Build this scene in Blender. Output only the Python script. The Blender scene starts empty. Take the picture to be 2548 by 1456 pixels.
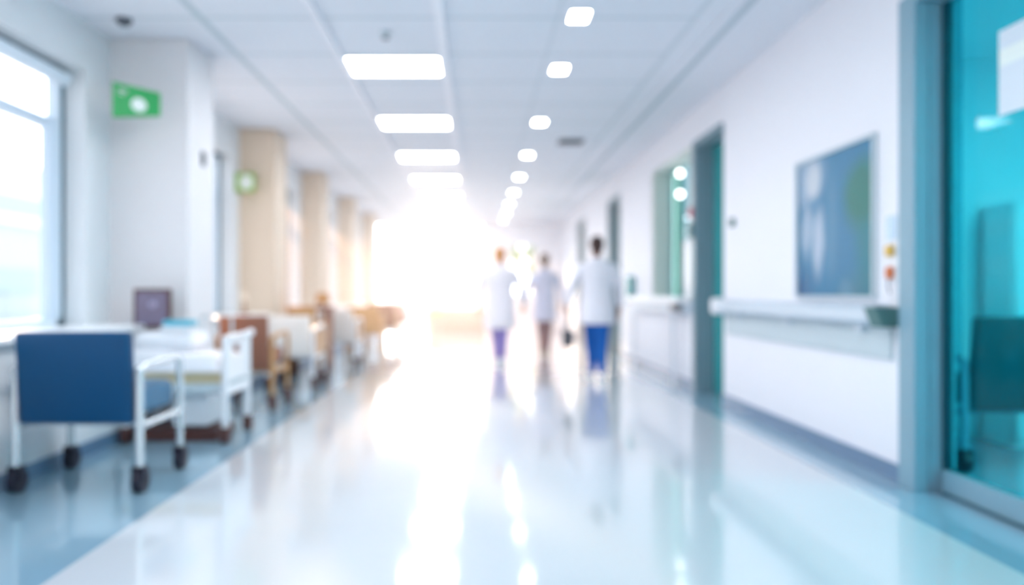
import bpy, bmesh, math, random
from mathutils import Vector, Matrix
C = bpy.context.scene.collection
S = bpy.context.scene
PI = math.pi
random.seed(4)

# ---------------------------------------------------------------- camera
H_CAM, H_CEIL, Y_END = 1.08, 3.12, 22.0
cd = bpy.data.cameras.new('camera')
cam = bpy.data.objects.new('camera', cd); C.objects.link(cam)
cam.location = (0, 0, H_CAM); cam.rotation_euler = (PI/2, 0, 0)
cd.sensor_width = 36.0; cd.lens = 36.0*1900/2548
cd.shift_x = 89/2548; cd.shift_y = 2/2548
cd.clip_start = 0.05; cd.clip_end = 400
cd.dof.use_dof = True; cd.dof.focus_distance = 1.4; cd.dof.aperture_fstop = 1.15
S.camera = cam
S.view_settings.view_transform = 'Standard'; S.view_settings.look = 'None'
S.view_settings.gamma = 1.0; S.view_settings.use_curve_mapping = False
S.view_settings.exposure = 0.70
try:
    cy = S.cycles
    cy.use_denoising = True; cy.max_bounces = 9; cy.diffuse_bounces = 5; cy.glossy_bounces = 4
    cy.transmission_bounces = 6; cy.transparent_max_bounces = 12; cy.volume_bounces = 1
    cy.sample_clamp_indirect = 6.0; cy.caustics_reflective = False; cy.caustics_refractive = False
    cy.use_light_tree = True; cy.use_adaptive_sampling = True; cy.adaptive_threshold = 0.02
except Exception:
    pass

# ---------------------------------------------------------------- sky, with the low sun's bright aureole beyond the far end
w = bpy.data.worlds.new('sky'); S.world = w; w.use_nodes = True
nt = w.node_tree; N = nt.nodes; L = nt.links; N.clear()
def nd(N, t, **k):
    n = N.new(t)
    for a, b in k.items(): setattr(n, a, b)
    return n
SKY_BASE, GLOW, GLOW_WIDE = 1.35, 8.5, 3.4
out = nd(N, 'ShaderNodeOutputWorld'); tc = nd(N, 'ShaderNodeTexCoord')
SUN_DIR = Vector((-0.11, 1.0, 0.05)).normalized()
dot = nd(N, 'ShaderNodeVectorMath', operation='DOT_PRODUCT'); dot.inputs[1].default_value = SUN_DIR
L.new(tc.outputs['Generated'], dot.inputs[0])
def glow(edge, power, col, strength):
    mr = nd(N, 'ShaderNodeMapRange'); mr.inputs['From Min'].default_value = edge; mr.inputs['From Max'].default_value = 1.0
    L.new(dot.outputs['Value'], mr.inputs['Value'])
    pw = nd(N, 'ShaderNodeMath', operation='POWER'); pw.inputs[1].default_value = power
    L.new(mr.outputs[0], pw.inputs[0])
    mu = nd(N, 'ShaderNodeMath', operation='MULTIPLY'); mu.inputs[1].default_value = strength
    L.new(pw.outputs[0], mu.inputs[0])
    b = nd(N, 'ShaderNodeBackground'); b.inputs[0].default_value = (*col, 1); L.new(mu.outputs[0], b.inputs[1])
    return b
b0 = nd(N, 'ShaderNodeBackground'); b0.inputs[0].default_value = (0.93, 0.95, 1.0, 1); b0.inputs[1].default_value = SKY_BASE
b1 = glow(0.968, 2.0, (1.0, 0.84, 0.66), GLOW)
b2 = glow(0.20, 2.0, (1.0, 0.78, 0.70), GLOW_WIDE)
a1 = nd(N, 'ShaderNodeAddShader'); a2 = nd(N, 'ShaderNodeAddShader')
L.new(b0.outputs[0], a1.inputs[0]); L.new(b1.outputs[0], a1.inputs[1])
L.new(a1.outputs[0], a2.inputs[0]); L.new(b2.outputs[0], a2.inputs[1]); L.new(a2.outputs[0], out.inputs[0])

sl = bpy.data.lights.new('sun', 'SUN'); sl.energy = 9.0; sl.angle = math.radians(3); sl.color = (1.0, 0.62, 0.36)
sun = bpy.data.objects.new('sun', sl); C.objects.link(sun)
sun.rotation_euler = Vector((-0.42, 1.0, 0.31)).normalized().to_track_quat('Z', 'Y').to_euler()
PANEL_E, DOWN_E, ROOM_E = 16.0, 20.0, 29.0

# ---------------------------------------------------------------- materials
def srgb(r, g, b):
    f = lambda c: (c/255/12.92) if c/255 <= 0.04045 else ((c/255+0.055)/1.055)**2.4
    return (f(r), f(g), f(b), 1)
def mat(name, rgb, rough=0.5, metal=0.0, spec=0.5, coat=0.0, noise=0.0, nscale=6.0, bump=0.0):
    m = bpy.data.materials.new(name); m.use_nodes = True
    n = m.node_tree.nodes; l = m.node_tree.links; p = n['Principled BSDF']
    c = srgb(*rgb)
    p.inputs['Base Color'].default_value = c; p.inputs['Roughness'].default_value = rough
    p.inputs['Metallic'].default_value = metal; p.inputs['Specular IOR Level'].default_value = spec
    p.inputs['Coat Weight'].default_value = coat
    if noise or bump:
        t = n.new('ShaderNodeTexCoord'); x = n.new('ShaderNodeTexNoise'); x.inputs['Scale'].default_value = nscale
        x.inputs['Detail'].default_value = 4
        l.new(t.outputs['Object'], x.inputs['Vector'])
        if noise:
            r = n.new('ShaderNodeMix'); r.data_type = 'RGBA'
            r.inputs['A'].default_value = [v*(1-noise) for v in c[:3]]+[1]; r.inputs['B'].default_value = [min(1, v*(1+noise*.6)) for v in c[:3]]+[1]
            l.new(x.outputs['Fac'], r.inputs['Factor']); l.new(r.outputs['Result'], p.inputs['Base Color'])
        if bump:
            bp = n.new('ShaderNodeBump'); bp.inputs['Strength'].default_value = bump; bp.inputs['Distance'].default_value = 0.01
            l.new(x.outputs['Fac'], bp.inputs['Height']); l.new(bp.outputs[0], p.inputs['Normal'])
    return m
def emit(name, rgb, e):
    m = bpy.data.materials.new(name); m.use_nodes = True; n = m.node_tree.nodes; l = m.node_tree.links; n.clear()
    o = n.new('ShaderNodeOutputMaterial'); em = n.new('ShaderNodeEmission')
    em.inputs[0].default_value = srgb(*rgb); em.inputs[1].default_value = e; l.new(em.outputs[0], o.inputs[0]); return m
def glass(name, rgb, gloss=0.12, refl=1.0):
    """thin glazing: tinted pass-through with a Fresnel reflection"""
    m = bpy.data.materials.new(name); m.use_nodes = True; n = m.node_tree.nodes; l = m.node_tree.links; n.clear()
    o = n.new('ShaderNodeOutputMaterial'); t = n.new('ShaderNodeBsdfTransparent'); t.inputs[0].default_value = srgb(*rgb)
    g = n.new('ShaderNodeBsdfGlossy'); g.inputs['Roughness'].default_value = 0.03
    f = n.new('ShaderNodeLayerWeight'); pw = n.new('ShaderNodeMath'); pw.operation = 'POWER'; pw.inputs[1].default_value = 4.0; l.new(f.outputs['Facing'], pw.inputs[0])
    mx = n.new('ShaderNodeMixShader'); mu = n.new('ShaderNodeMath'); mu.operation = 'MULTIPLY_ADD'; mu.inputs[1].default_value = refl*.8; mu.inputs[2].default_value = .03*refl
    l.new(pw.outputs[0], mu.inputs[0]); l.new(mu.outputs[0], mx.inputs[0]); l.new(t.outputs[0], mx.inputs[1]); l.new(g.outputs[0], mx.inputs[2]); l.new(mx.outputs[0], o.inputs[0])
    return m

M = {}
M['wall'] = mat('white_wall_paint', (242, 242, 248), 0.6, noise=0.015, nscale=1.5)
M['wall_l'] = mat('cool_white_wall_paint', (228, 232, 235), 0.6, noise=0.015, nscale=1.5)
M['pillar_grey'] = mat('pale_grey_pillar_paint', (228, 226, 228), 0.55, noise=0.02, nscale=1.5)
M['pillar_warm_tint'] = mat('pillar_warm_light_tint', (224, 206, 186), 0.55, noise=0.02, nscale=1.5)  # far pillars: warm light and shade are put into this beige
M['base'] = mat('slate_blue_vinyl', (104, 134, 164), 0.35)
M['sill'] = mat('white_laminate', (245, 248, 250), 0.3)
M['frame_w'] = mat('white_window_aluminium', (222, 234, 244), 0.35)
M['frame_d'] = mat('grey_blue_seal', (92, 118, 132), 0.5)
M['steel'] = mat('blue_grey_steel', (132, 168, 184), 0.4, metal=0.0, noise=0.03, nscale=3)
M['steel_d'] = mat('dark_groove', (20, 78, 92), 0.5)
M['steel_g'] = mat('grey_door_steel', (128, 154, 166), 0.4)
M['rail'] = mat('pale_grey_handrail_vinyl', (206, 218, 228), 0.35)
M['guard'] = mat('pale_green_grey_plastic', (196, 210, 216), 0.5)
M['chrome'] = mat('brushed_chrome', (222, 228, 232), 0.22, metal=0.55)
M['blue'] = mat('blue_vinyl_upholstery', (6, 70, 112), 0.42, spec=.3, bump=0.05, nscale=40)
M['blue_seat'] = mat('light_blue_vinyl', (52, 112, 148), 0.4)
M['rubber'] = mat('black_rubber', (28, 26, 44), 0.45)
M['white_p'] = mat('white_enamel', (238, 240, 244), 0.35)
M['cream'] = mat('cream_vinyl', (240, 234, 228), 0.45)
M['sheet'] = mat('white_cotton_sheet', (240, 241, 246), 0.8, bump=0.3, nscale=7)
M['tan'] = mat('tan_mattress_band', (214, 196, 158), 0.6)
M['brown'] = mat('brown_leatherette', (146, 96, 76), 0.5, noise=0.05)
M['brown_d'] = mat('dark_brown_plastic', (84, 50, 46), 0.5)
M['tan_w'] = mat('tan_wood', (196, 150, 98), 0.5, noise=0.06)
M['mauve'] = mat('mauve_screen', (104, 92, 118), 0.15, coat=0.5)
M['cyan'] = mat('cyan_pack', (88, 186, 210), 0.4)
M['green'] = mat('green_sign', (20, 165, 84), 0.4)
M['green_y'] = mat('yellow_green_sign', (150, 185, 84), 0.4)
M['sign_w'] = mat('white_pictogram', (240, 250, 245), 0.4)
M['grey'] = mat('dark_grey_plastic', (92, 98, 108), 0.5)
M['greygreen'] = mat('grey_green_plastic', (80, 122, 122), 0.5)
M['yellow'] = mat('amber_button', (226, 184, 84), 0.4)
M['orange'] = mat('orange_button', (222, 124, 70), 0.4)
M['red'] = mat('red_plastic', (205, 60, 70), 0.4)
M['notice'] = mat('pale_blue_notice', (200, 222, 240), 0.4)
M['teal'] = mat('teal_door_laminate', (44, 152, 156), 0.25, coat=0.3)
M['palegreen'] = mat('pale_green_jamb', (222, 230, 222), 0.5)
M['midgreen'] = mat('sea_green_mullion', (112, 184, 160), 0.4)
M['skin_l'] = mat('light_skin', (214, 164, 134), 0.5)
M['skin_m'] = mat('brown_skin', (150, 98, 78), 0.5)
M['coat'] = mat('white_coat_cotton', (244, 240, 246), 0.8, bump=0.2, nscale=10)
M['coat_b'] = mat('pale_blue_scrub_cotton', (238, 237, 245), 0.8, bump=0.2, nscale=10)
M['coat_g'] = mat('grey_lilac_scrub_cotton', (202, 204, 224), 0.8, bump=0.2, nscale=10)
M['tr_blue'] = mat('royal_blue_trousers', (0, 94, 180), 0.8)
M['tr_purple'] = mat('lilac_trousers', (136, 124, 196), 0.8)
M['tr_maroon'] = mat('maroon_trousers', (104, 66, 82), 0.8)
M['hair_o'] = mat('ginger_hair', (206, 140, 74), 0.6)
M['hair_b'] = mat('dark_brown_hair', (62, 40, 36), 0.6)
M['hair_k'] = mat('brown_hair', (84, 62, 44), 0.6)
M['shoe'] = mat('white_shoe', (216, 222, 230), 0.5)
M['shoe_d'] = mat('dark_shoe', (66, 62, 70), 0.5)
M['bag'] = mat('charcoal_bag', (70, 74, 82), 0.6)
M['leaf'] = mat('yellow_leaf', (236, 206, 60), 0.6, noise=0.1)
M['leaf_g'] = mat('green_leaf', (110, 160, 92), 0.6, noise=0.2, nscale=3)
M['bark'] = mat('bark', (110, 84, 66), 0.8)
M['rose'] = mat('dusty_rose_laminate', (196, 150, 142), 0.5)
M['bld'] = mat('pale_blue_facade', (196, 210, 228), 0.7)
M['bld_w'] = mat('white_facade', (236, 238, 242), 0.7)
M['bld_g'] = mat('facade_glass', (170, 194, 220), 0.5)
M['ground'] = mat('pale_paving', (196, 198, 200), 0.8, noise=0.1, nscale=0.5)
M['clear'] = glass('clear_glass', (244, 250, 255))
M['tealglass'] = glass('teal_tinted_glass', (126, 224, 226), refl=0.35)
M['teal_seat'] = mat('teal_upholstery', (8, 96, 106), 0.6, spec=.2)
M['tealstrip'] = glass('deeper_teal_glass_edge', (196, 236, 240), refl=0.5)
M['servglass'] = glass('pale_aqua_glass', (206, 240, 240))
M['panel'] = emit('light_diffuser', (252, 253, 255), PANEL_E)
M['down'] = emit('downlight_lens', (252, 253, 255), DOWN_E)
M['room_fill'] = emit('room_fill_light', (240, 250, 255), ROOM_E)

def floor_mat():
    m = bpy.data.materials.new('polished_vinyl_floor'); m.use_nodes = True
    n = m.node_tree.nodes; l = m.node_tree.links; p = n['Principled BSDF']
    t = n.new('ShaderNodeTexCoord'); sx = n.new('ShaderNodeSeparateXYZ'); l.new(t.outputs['Object'], sx.inputs[0])
    def step(v, gt):
        k = n.new('ShaderNodeMath'); k.operation = 'GREATER_THAN' if gt else 'LESS_THAN'; k.inputs[1].default_value = v
        l.new(sx.outputs['X'], k.inputs[0]); return k
    a = step(-1.61, True); b = step(2.10, False)
    mu = n.new('ShaderNodeMath'); mu.operation = 'MULTIPLY'; l.new(a.outputs[0], mu.inputs[0]); l.new(b.outputs[0], mu.inputs[1])
    no = n.new('ShaderNodeTexNoise'); no.inputs['Scale'].default_value = 1.2; l.new(t.outputs['Object'], no.inputs['Vector'])
    m1 = n.new('ShaderNodeMix'); m1.data_type = 'RGBA'; m1.inputs['A'].default_value = srgb(202, 208, 214); m1.inputs['B'].default_value = srgb(209, 214, 220)
    l.new(no.outputs['Fac'], m1.inputs['Factor'])
    mx = n.new('ShaderNodeMix'); mx.data_type = 'RGBA'; mx.inputs['A'].default_value = srgb(138, 172, 192)
    l.new(mu.outputs[0], mx.inputs['Factor']); l.new(m1.outputs['Result'], mx.inputs['B']); l.new(mx.outputs['Result'], p.inputs['Base Color'])
    p.inputs['Roughness'].default_value = 0.085; p.inputs['Specular IOR Level'].default_value = 0.8
    p.inputs['Coat Weight'].default_value = 0.35; p.inputs['Coat Roughness'].default_value = 0.06
    return m
M['floor'] = floor_mat()
def ceiling_mat():
    m = bpy.data.materials.new('ceiling_tile'); m.use_nodes = True
    n = m.node_tree.nodes; l = m.node_tree.links; p = n['Principled BSDF']
    t = n.new('ShaderNodeTexCoord'); sx = n.new('ShaderNodeSeparateXYZ'); l.new(t.outputs['Object'], sx.inputs[0])
    def ma(op, a, b=None):
        k = n.new('ShaderNodeMath'); k.operation = op
        for i, v in enumerate((a, b)):
            if v is None: continue
            if isinstance(v, (int, float)): k.inputs[i].default_value = v
            else: l.new(v, k.inputs[i])
        return k.outputs[0]
    fac = None
    def lin(d, wd, s):
        nonlocal fac
        v = ma('MULTIPLY', ma('LESS_THAN', d, wd/2), s)
        fac = v if fac is None else ma('MAXIMUM', fac, v)
    for x, wd, s in ((-2.04, .06, .9), (-1.42, .02, .0), (.60, .03, .35), (1.30, .03, .0), (1.62, .05, .45), (1.92, .07, 1.0)):
        if s: lin(ma('ABSOLUTE', ma('SUBTRACT', sx.outputs['X'], x)), wd, s)
    yy = ma('ABSOLUTE', ma('SUBTRACT', ma('MODULO', ma('ADD', sx.outputs['Y'], 8.6-5.65+.43), .86), .43))
    ins = ma('LESS_THAN', sx.outputs['X'], 1.6)
    v = ma('MULTIPLY', ma('MULTIPLY', ma('LESS_THAN', yy, .022), .6), ins)
    fac = ma('MAXIMUM', fac, v)
    mx = n.new('ShaderNodeMix'); mx.data_type = 'RGBA'; mx.inputs['A'].default_value = srgb(226, 230, 238); mx.inputs['B'].default_value = srgb(186, 200, 208)
    l.new(fac, mx.inputs['Factor']); l.new(mx.outputs['Result'], p.inputs['Base Color']); p.inputs['Roughness'].default_value = 0.8
    return m
M['ceiling'] = ceiling_mat()
def reflections_mat():
    """the print in the frame: window reflections painted as pale and green shapes on blue"""
    m = bpy.data.materials.new('painted_blue_reflections'); m.use_nodes = True
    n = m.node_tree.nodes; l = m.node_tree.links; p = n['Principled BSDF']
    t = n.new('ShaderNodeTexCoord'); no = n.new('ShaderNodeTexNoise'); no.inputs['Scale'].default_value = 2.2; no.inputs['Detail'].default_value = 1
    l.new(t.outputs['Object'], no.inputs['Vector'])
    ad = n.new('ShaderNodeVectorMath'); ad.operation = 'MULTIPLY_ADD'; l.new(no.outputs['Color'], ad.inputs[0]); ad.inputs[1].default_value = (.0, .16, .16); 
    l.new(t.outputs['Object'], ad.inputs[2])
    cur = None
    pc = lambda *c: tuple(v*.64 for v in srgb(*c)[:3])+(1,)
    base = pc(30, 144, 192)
    # (along the wall, height) around the pane's centre, radii, colour: far end is +
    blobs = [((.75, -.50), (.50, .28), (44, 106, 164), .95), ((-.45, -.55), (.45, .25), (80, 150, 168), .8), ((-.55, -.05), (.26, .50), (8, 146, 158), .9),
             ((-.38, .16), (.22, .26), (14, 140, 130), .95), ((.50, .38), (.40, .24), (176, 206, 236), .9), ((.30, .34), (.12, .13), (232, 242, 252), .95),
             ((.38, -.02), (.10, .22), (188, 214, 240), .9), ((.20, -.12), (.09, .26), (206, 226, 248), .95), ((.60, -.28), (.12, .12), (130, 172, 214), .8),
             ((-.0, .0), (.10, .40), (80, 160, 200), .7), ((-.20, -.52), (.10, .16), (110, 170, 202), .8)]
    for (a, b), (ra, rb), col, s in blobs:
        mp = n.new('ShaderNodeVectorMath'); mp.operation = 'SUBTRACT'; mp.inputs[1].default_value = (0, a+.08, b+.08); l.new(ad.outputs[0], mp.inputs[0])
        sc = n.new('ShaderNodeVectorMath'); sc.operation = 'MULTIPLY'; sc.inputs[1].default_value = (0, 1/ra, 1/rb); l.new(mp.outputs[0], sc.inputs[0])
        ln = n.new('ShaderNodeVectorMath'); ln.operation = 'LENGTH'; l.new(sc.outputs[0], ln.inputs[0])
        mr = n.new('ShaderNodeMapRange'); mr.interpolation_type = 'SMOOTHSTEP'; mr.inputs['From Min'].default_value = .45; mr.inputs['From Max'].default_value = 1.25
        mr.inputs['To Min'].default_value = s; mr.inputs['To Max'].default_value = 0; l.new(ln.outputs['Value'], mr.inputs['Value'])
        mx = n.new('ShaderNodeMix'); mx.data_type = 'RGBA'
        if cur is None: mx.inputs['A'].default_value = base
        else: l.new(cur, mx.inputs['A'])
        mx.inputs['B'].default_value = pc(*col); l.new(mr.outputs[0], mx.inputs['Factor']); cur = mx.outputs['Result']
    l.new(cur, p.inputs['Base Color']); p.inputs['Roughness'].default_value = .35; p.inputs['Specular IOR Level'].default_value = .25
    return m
M['print'] = reflections_mat()

# ---------------------------------------------------------------- mesh helpers
class MB:
    def __init__(s): s.bm = bmesh.new()
    def _faces(s, vs, fs): 
        v = [s.bm.verts.new(p) for p in vs]
        for f in fs:
            try: s.bm.faces.new([v[i] for i in f])
            except ValueError: pass
        return v
    def box(s, x0, x1, y0, y1, z0, z1, bev=0.0, seg=2):
        t = bmesh.new(); bmesh.ops.create_cube(t, size=1)
        for v in t.verts: v.co = Vector(((x0+x1)/2+v.co.x*(x1-x0), (y0+y1)/2+v.co.y*(y1-y0), (z0+z1)/2+v.co.z*(z1-z0)))
        if bev > 0: bmesh.ops.bevel(t, geom=list(t.edges), offset=bev, segments=seg, affect='EDGES', profile=.5)
        s._merge(t); return s
    def _merge(s, t, mtx=None):
        if mtx is not None: bmesh.ops.transform(t, matrix=mtx, verts=t.verts)
        m = {}
        for v in t.verts: m[v] = s.bm.verts.new(v.co)
        for f in t.faces:
            try: s.bm.faces.new([m[v] for v in f.verts])
            except ValueError: pass
        t.free()
    def tube(s, pts, r, n=10, cap=True):
        pts = [Vector(p) for p in pts]; rs = r if isinstance(r, (list, tuple)) else [r]*len(pts)
        rings = []; up = None
        for i, p in enumerate(pts):
            d = (pts[min(i+1, len(pts)-1)]-pts[max(i-1, 0)]).normalized()
            if up is None: up = Vector((0, 0, 1)) if abs(d.z) < .9 else Vector((1, 0, 0))
            a = d.cross(up).normalized(); b = a.cross(d).normalized(); up = b
            rings.append([s.bm.verts.new(p+a*math.cos(2*PI*k/n)*rs[i]+b*math.sin(2*PI*k/n)*rs[i]) for k in range(n)])
        s._skin(rings, cap); return s
    def _skin(s, rings, cap=True):
        n = len(rings[0])
        for q, w_ in zip(rings, rings[1:]):
            for k in range(n): s.bm.faces.new([q[k], q[(k+1) % n], w_[(k+1) % n], w_[k]])
        if cap: s.bm.faces.new(rings[0][::-1]); s.bm.faces.new(rings[-1])
    def loft(s, rings, n=20, cap=True, p=2.0):
        """rings: (cx,cy,cz, rx,ry) horizontal super-ellipses"""
        R = []
        for cx, cy_, cz, rx, ry in rings:
            r = []
            for k in range(n):
                a = 2*PI*k/n; c, q = math.cos(a), math.sin(a)
                r.append(s.bm.verts.new((cx+rx*math.copysign(abs(c)**(2/p), c), cy_+ry*math.copysign(abs(q)**(2/p), q), cz)))
            R.append(r)
        s._skin(R, cap); return s
    def ball(s, c, r, seg=16, squash=(1, 1, 1)):
        t = bmesh.new(); bmesh.ops.create_uvsphere(t, u_segments=seg, v_segments=max(6, seg//2), radius=1)
        s._merge(t, Matrix.Translation(c) @ Matrix.Diagonal((r*squash[0], r*squash[1], r*squash[2], 1))); return s
    def cyl(s, a, b, r, n=18): return s.tube([a, b], r, n)
    def prism(s, poly, axis, a, b):
        """poly of 2-D points extruded along axis from a to b"""
        def P(u, v, t): return {'x': (t, u, v), 'y': (u, t, v), 'z': (u, v, t)}[axis]
        n = len(poly); v0 = [s.bm.verts.new(P(u, v, a)) for u, v in poly]; v1 = [s.bm.verts.new(P(u, v, b)) for u, v in poly]
        s.bm.faces.new(v0); s.bm.faces.new(v1[::-1])
        for k in range(n): s.bm.faces.new([v0[k], v0[(k+1) % n], v1[(k+1) % n], v1[k]])
        return s
    def build(s, name, m, parent=None, smooth=False):
        bmesh.ops.recalc_face_normals(s.bm, faces=s.bm.faces)
        me = bpy.data.meshes.new(name); s.bm.to_mesh(me); s.bm.free()
        if smooth:
            for p in me.polygons: p.use_smooth = True
            try: me.set_sharp_from_angle(angle=math.radians(40))
            except Exception: pass
        me.materials.append(m); o = bpy.data.objects.new(name, me); C.objects.link(o)
        if parent: o.parent = parent
        return o
def B(*a, **k): return MB().box(*a, **k)
def tag(o, label=None, cat=None, group=None, kind=None):
    for k, v in (('label', label), ('category', cat), ('group', group), ('kind', kind)):
        if v: o[k] = v
    return o
def empty(name, loc, label, cat, group=None, rz=0.0):
    o = bpy.data.objects.new(name, None); C.objects.link(o); o.location = loc; o.rotation_euler = (0, 0, rz)
    o.empty_display_size = .1
    return tag(o, label, cat, group)
def struct(o, label=None): return tag(o, label, None, None, 'structure')

# ---------------------------------------------------------------- room shell
XL, XR, YB = -2.93, 2.43, -3.0
struct(B(-3.2, 5.6, YB, Y_END+.2, -.12, 0).build('floor', M['floor']), 'glossy white vinyl floor with blue-grey bands along both walls')
struct(B(-3.2, 2.70, YB, Y_END+.2, H_CEIL, H_CEIL+.12).build('ceiling', M['ceiling']), 'pale blue-white tiled ceiling with thin grey joints')
# left: low ledge wall under the windows, wall with window openings
WZ0, WZ1 = .84, 2.75
opens = [(-1.6, 5.72), (6.98, 9.20), (10.33, 12.55), (13.68, 15.90), (17.03, 19.25), (20.35, 21.7)]
mb = MB()
edges = [YB]+[v for o in opens for v in o]+[Y_END+.2]
for i in range(0, len(edges), 2): mb.box(-3.2, XL, edges[i], edges[i+1], 0, H_CEIL)
for a, b in opens:
    mb.box(-3.2, XL, a, b, 0, WZ0-.04); mb.box(-3.2, XL, a, b, WZ1, H_CEIL)
mb.box(XL, -2.60, YB, Y_END, 0, .80)
struct(mb.build('wall_left', M['wall_l']), 'white left wall with a low ledge under the windows')
struct(B(-3.12, -2.55, YB, Y_END, .80, .84, bev=.008).build('trim_1', M['sill']), 'long white window sill board on the left ledge')
struct(B(-2.60, -2.585, YB, Y_END, 0, .09).build('baseboard_left', M['base']), 'slate blue baseboard along the left ledge')
# pillars
px = [(6.10, 6.70, -2.30, 'pillar_grey', 'pale grey pillar nearest the camera, behind the green sign'),
      (9.45, 10.05, -2.49, 'pillar_warm_tint', 'pillar tinted beige for warm light behind the yellow-green sign, second from the camera'),
      (12.80, 13.40, -2.59, 'pillar_warm_tint', 'pillar tinted beige for warm light between the second and fourth pillars on the left'),
      (16.15, 16.75, -2.62, 'pillar_warm_tint', 'narrow-looking pillar tinted beige for warm light, fourth from the camera on the left'),
      (19.50, 20.10, -2.62, 'pillar_warm_tint', 'farthest pillar tinted beige for warm light on the left near the bright end window')]
for y0, y1, x1, m, lab in px:
    struct(B(XL-.01, x1, y0, y1, 0, H_CEIL-.002, bev=.012).build('pillar', M[m]), lab)
    struct(B(XL, x1+.012, y0-.012, y1+.012, 0, .09).build('trim_2', M['base']))
# left windows
def side_window(n, y0, y1):
    fr = MB()
    x0, x1 = -3.17, -3.09
    for z0, z1 in ((WZ0, WZ0+.05), (WZ1-.09, WZ1-.015)): fr.box(x0, x1, y0+.03, y1-.03, z0, z1)
    cuts = [y0+.03]
    k = max(1, round((y1-y0)/2.4)); 
    for i in range(1, k): cuts.append(y0+(y1-y0)*i/k)
    cuts.append(y1-.09)
    for c in cuts: fr.box(x0, x1, c, c+.06, WZ0, WZ1-.02)
    f = struct(fr.build(f'window_{n}', M['frame_w']), 'white framed window in the left wall')
    sd = MB(); sd.box(-3.19, -3.07, y0, y1, WZ1-.035, WZ1); sd.box(-3.19, -3.08, y1-.035, y1, WZ0, WZ1-.02); sd.box(-3.19, -3.10, y0, y0+.03, WZ0, WZ1-.02)
    sd.build('window_seal', M['frame_d'], f)
    tr = MB(); tr.box(x0+.01, x1-.01, y0+.09, y1-.09, 2.28, 2.36)
    for c in cuts[1:]: tr.box(x0+.01, x1-.012, c-.09, c, WZ0+.05, 2.28)
    tr.build('transom', mat_sash, f)
    B(-3.135, -3.125, y0+.03, y1-.03, WZ0+.03, WZ1-.05).build('window_pane', M['clear'], f)
    return f
mat_sash = mat('pale_blue_sash', (212, 226, 240), .4)
for i, (a, b) in enumerate(opens): side_window(i+1, a, b)
# roller blind cassette on the near window
bl = empty('roller_blind', (-3.03, 2.0, 2.72), 'white rolled-up blind at the top of the near left window', 'blind')
MB().cyl((0, -3.4, -.05), (0, 3.66, -.05), .035).build('roller', M['frame_w'], bl)
MB().box(-.01, .01, -3.4, 3.66, -.115, -.095).build('bottom_bar', M['frame_w'], bl)

# right wall with openings: near glass doorway, door, service window, farther door
mb = MB()
def wr(y0, y1, z0=0, z1=H_CEIL, x1=2.70): mb.box(XR, x1, y0, y1, z0, z1)
wr(YB, 1.2); wr(1.2, 4.30, 2.72); wr(4.30, 7.5); wr(7.5, 8.40, 2.71); wr(8.40, 8.62)
wr(8.62, 10.5, 0, 1.02); wr(8.62, 10.5, 2.74); wr(10.5, 12.9); wr(12.9, 13.9, 2.71); wr(13.9, 17.0); wr(17.0, 18.0, 2.71); wr(18.0, Y_END)
struct(mb.build('wall_right', M['wall']), 'bright white right wall')
bb = MB()
for a, b in ((4.30, 7.5), (8.40, 12.9), (13.9, 17.0), (18.0, Y_END), (YB, 1.2)): bb.box(XR-.015, XR, a, b, 0, .095)
struct(bb.build('baseboard_right', M['base']), 'slate blue baseboard along the right wall')
# back and end walls
struct(B(-3.2, 5.6, YB-.15, YB, 0, H_CEIL).build('wall_back', M['wall']), 'white wall behind the camera')
EX = .24   # glazing from the left ledge to here, solid with one window beyond
mb = MB(); mb.box(EX, .95, Y_END, Y_END+.2, 0, H_CEIL); mb.box(.95, 1.75, Y_END, Y_END+.2, 0, 1.0); mb.box(.95, 1.75, Y_END, Y_END+.2, 2.5, H_CEIL); mb.box(1.75, 2.7, Y_END, Y_END+.2, 0, H_CEIL)
struct(B(-1.42, .23, Y_END-.10, Y_END-.01, 0, .60, bev=.01).build('trim_5', M['rose']), 'low dusty rose panel below the bright end window')
struct(mb.build('wall_front', M['wall']), 'white wall at the far end beside the big bright window')
fr = MB()
for x in (-2.93, -1.86, -.80, .18): fr.box(x, x+.06, Y_END+.04, Y_END+.12, 0, H_CEIL)
fr.box(-2.93, .24, Y_END+.04, Y_END+.12, 0, .06); fr.box(-2.93, .24, Y_END+.04, Y_END+.12, H_CEIL-.06, H_CEIL)
f = struct(fr.build('window_7', M['frame_w']), 'full-height glazed end of the corridor, blazing with sunlight')
B(-2.9, .22, Y_END+.075, Y_END+.085, .05, H_CEIL-.05).build('window_pane', M['clear'], f)
fr = MB()
for x in (.95, 1.70): fr.box(x, x+.05, Y_END+.04, Y_END+.12, 1.0, 2.5)
fr.box(1.0, 1.70, Y_END+.04, Y_END+.12, 1.0, 1.05); fr.box(1.0, 1.70, Y_END+.04, Y_END+.12, 2.45, 2.5)
f = struct(fr.build('window_8', M['frame_w']), 'small window in the end wall right of the bright glazing')
B(1.0, 1.7, Y_END+.075, Y_END+.085, 1.05, 2.45).build('window_pane', M['clear'], f)

# ceiling rails either side of the light panels, edge moulding
for x0, x1, lab in ((-1.185, -1.145, 'thin white ceiling rail left of the light panels'), (-.305, -.235, 'white ceiling rail right of the light panels')):
    struct(B(x0, x1, YB, Y_END, H_CEIL-.03, H_CEIL).build('trim_3', mat_sash if 0 else M['wall']), lab)
struct(B(1.80, 1.88, YB, Y_END, H_CEIL-.02, H_CEIL).build('trim_4', M['ceiling']), 'thin ceiling edge moulding over the right side')

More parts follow.
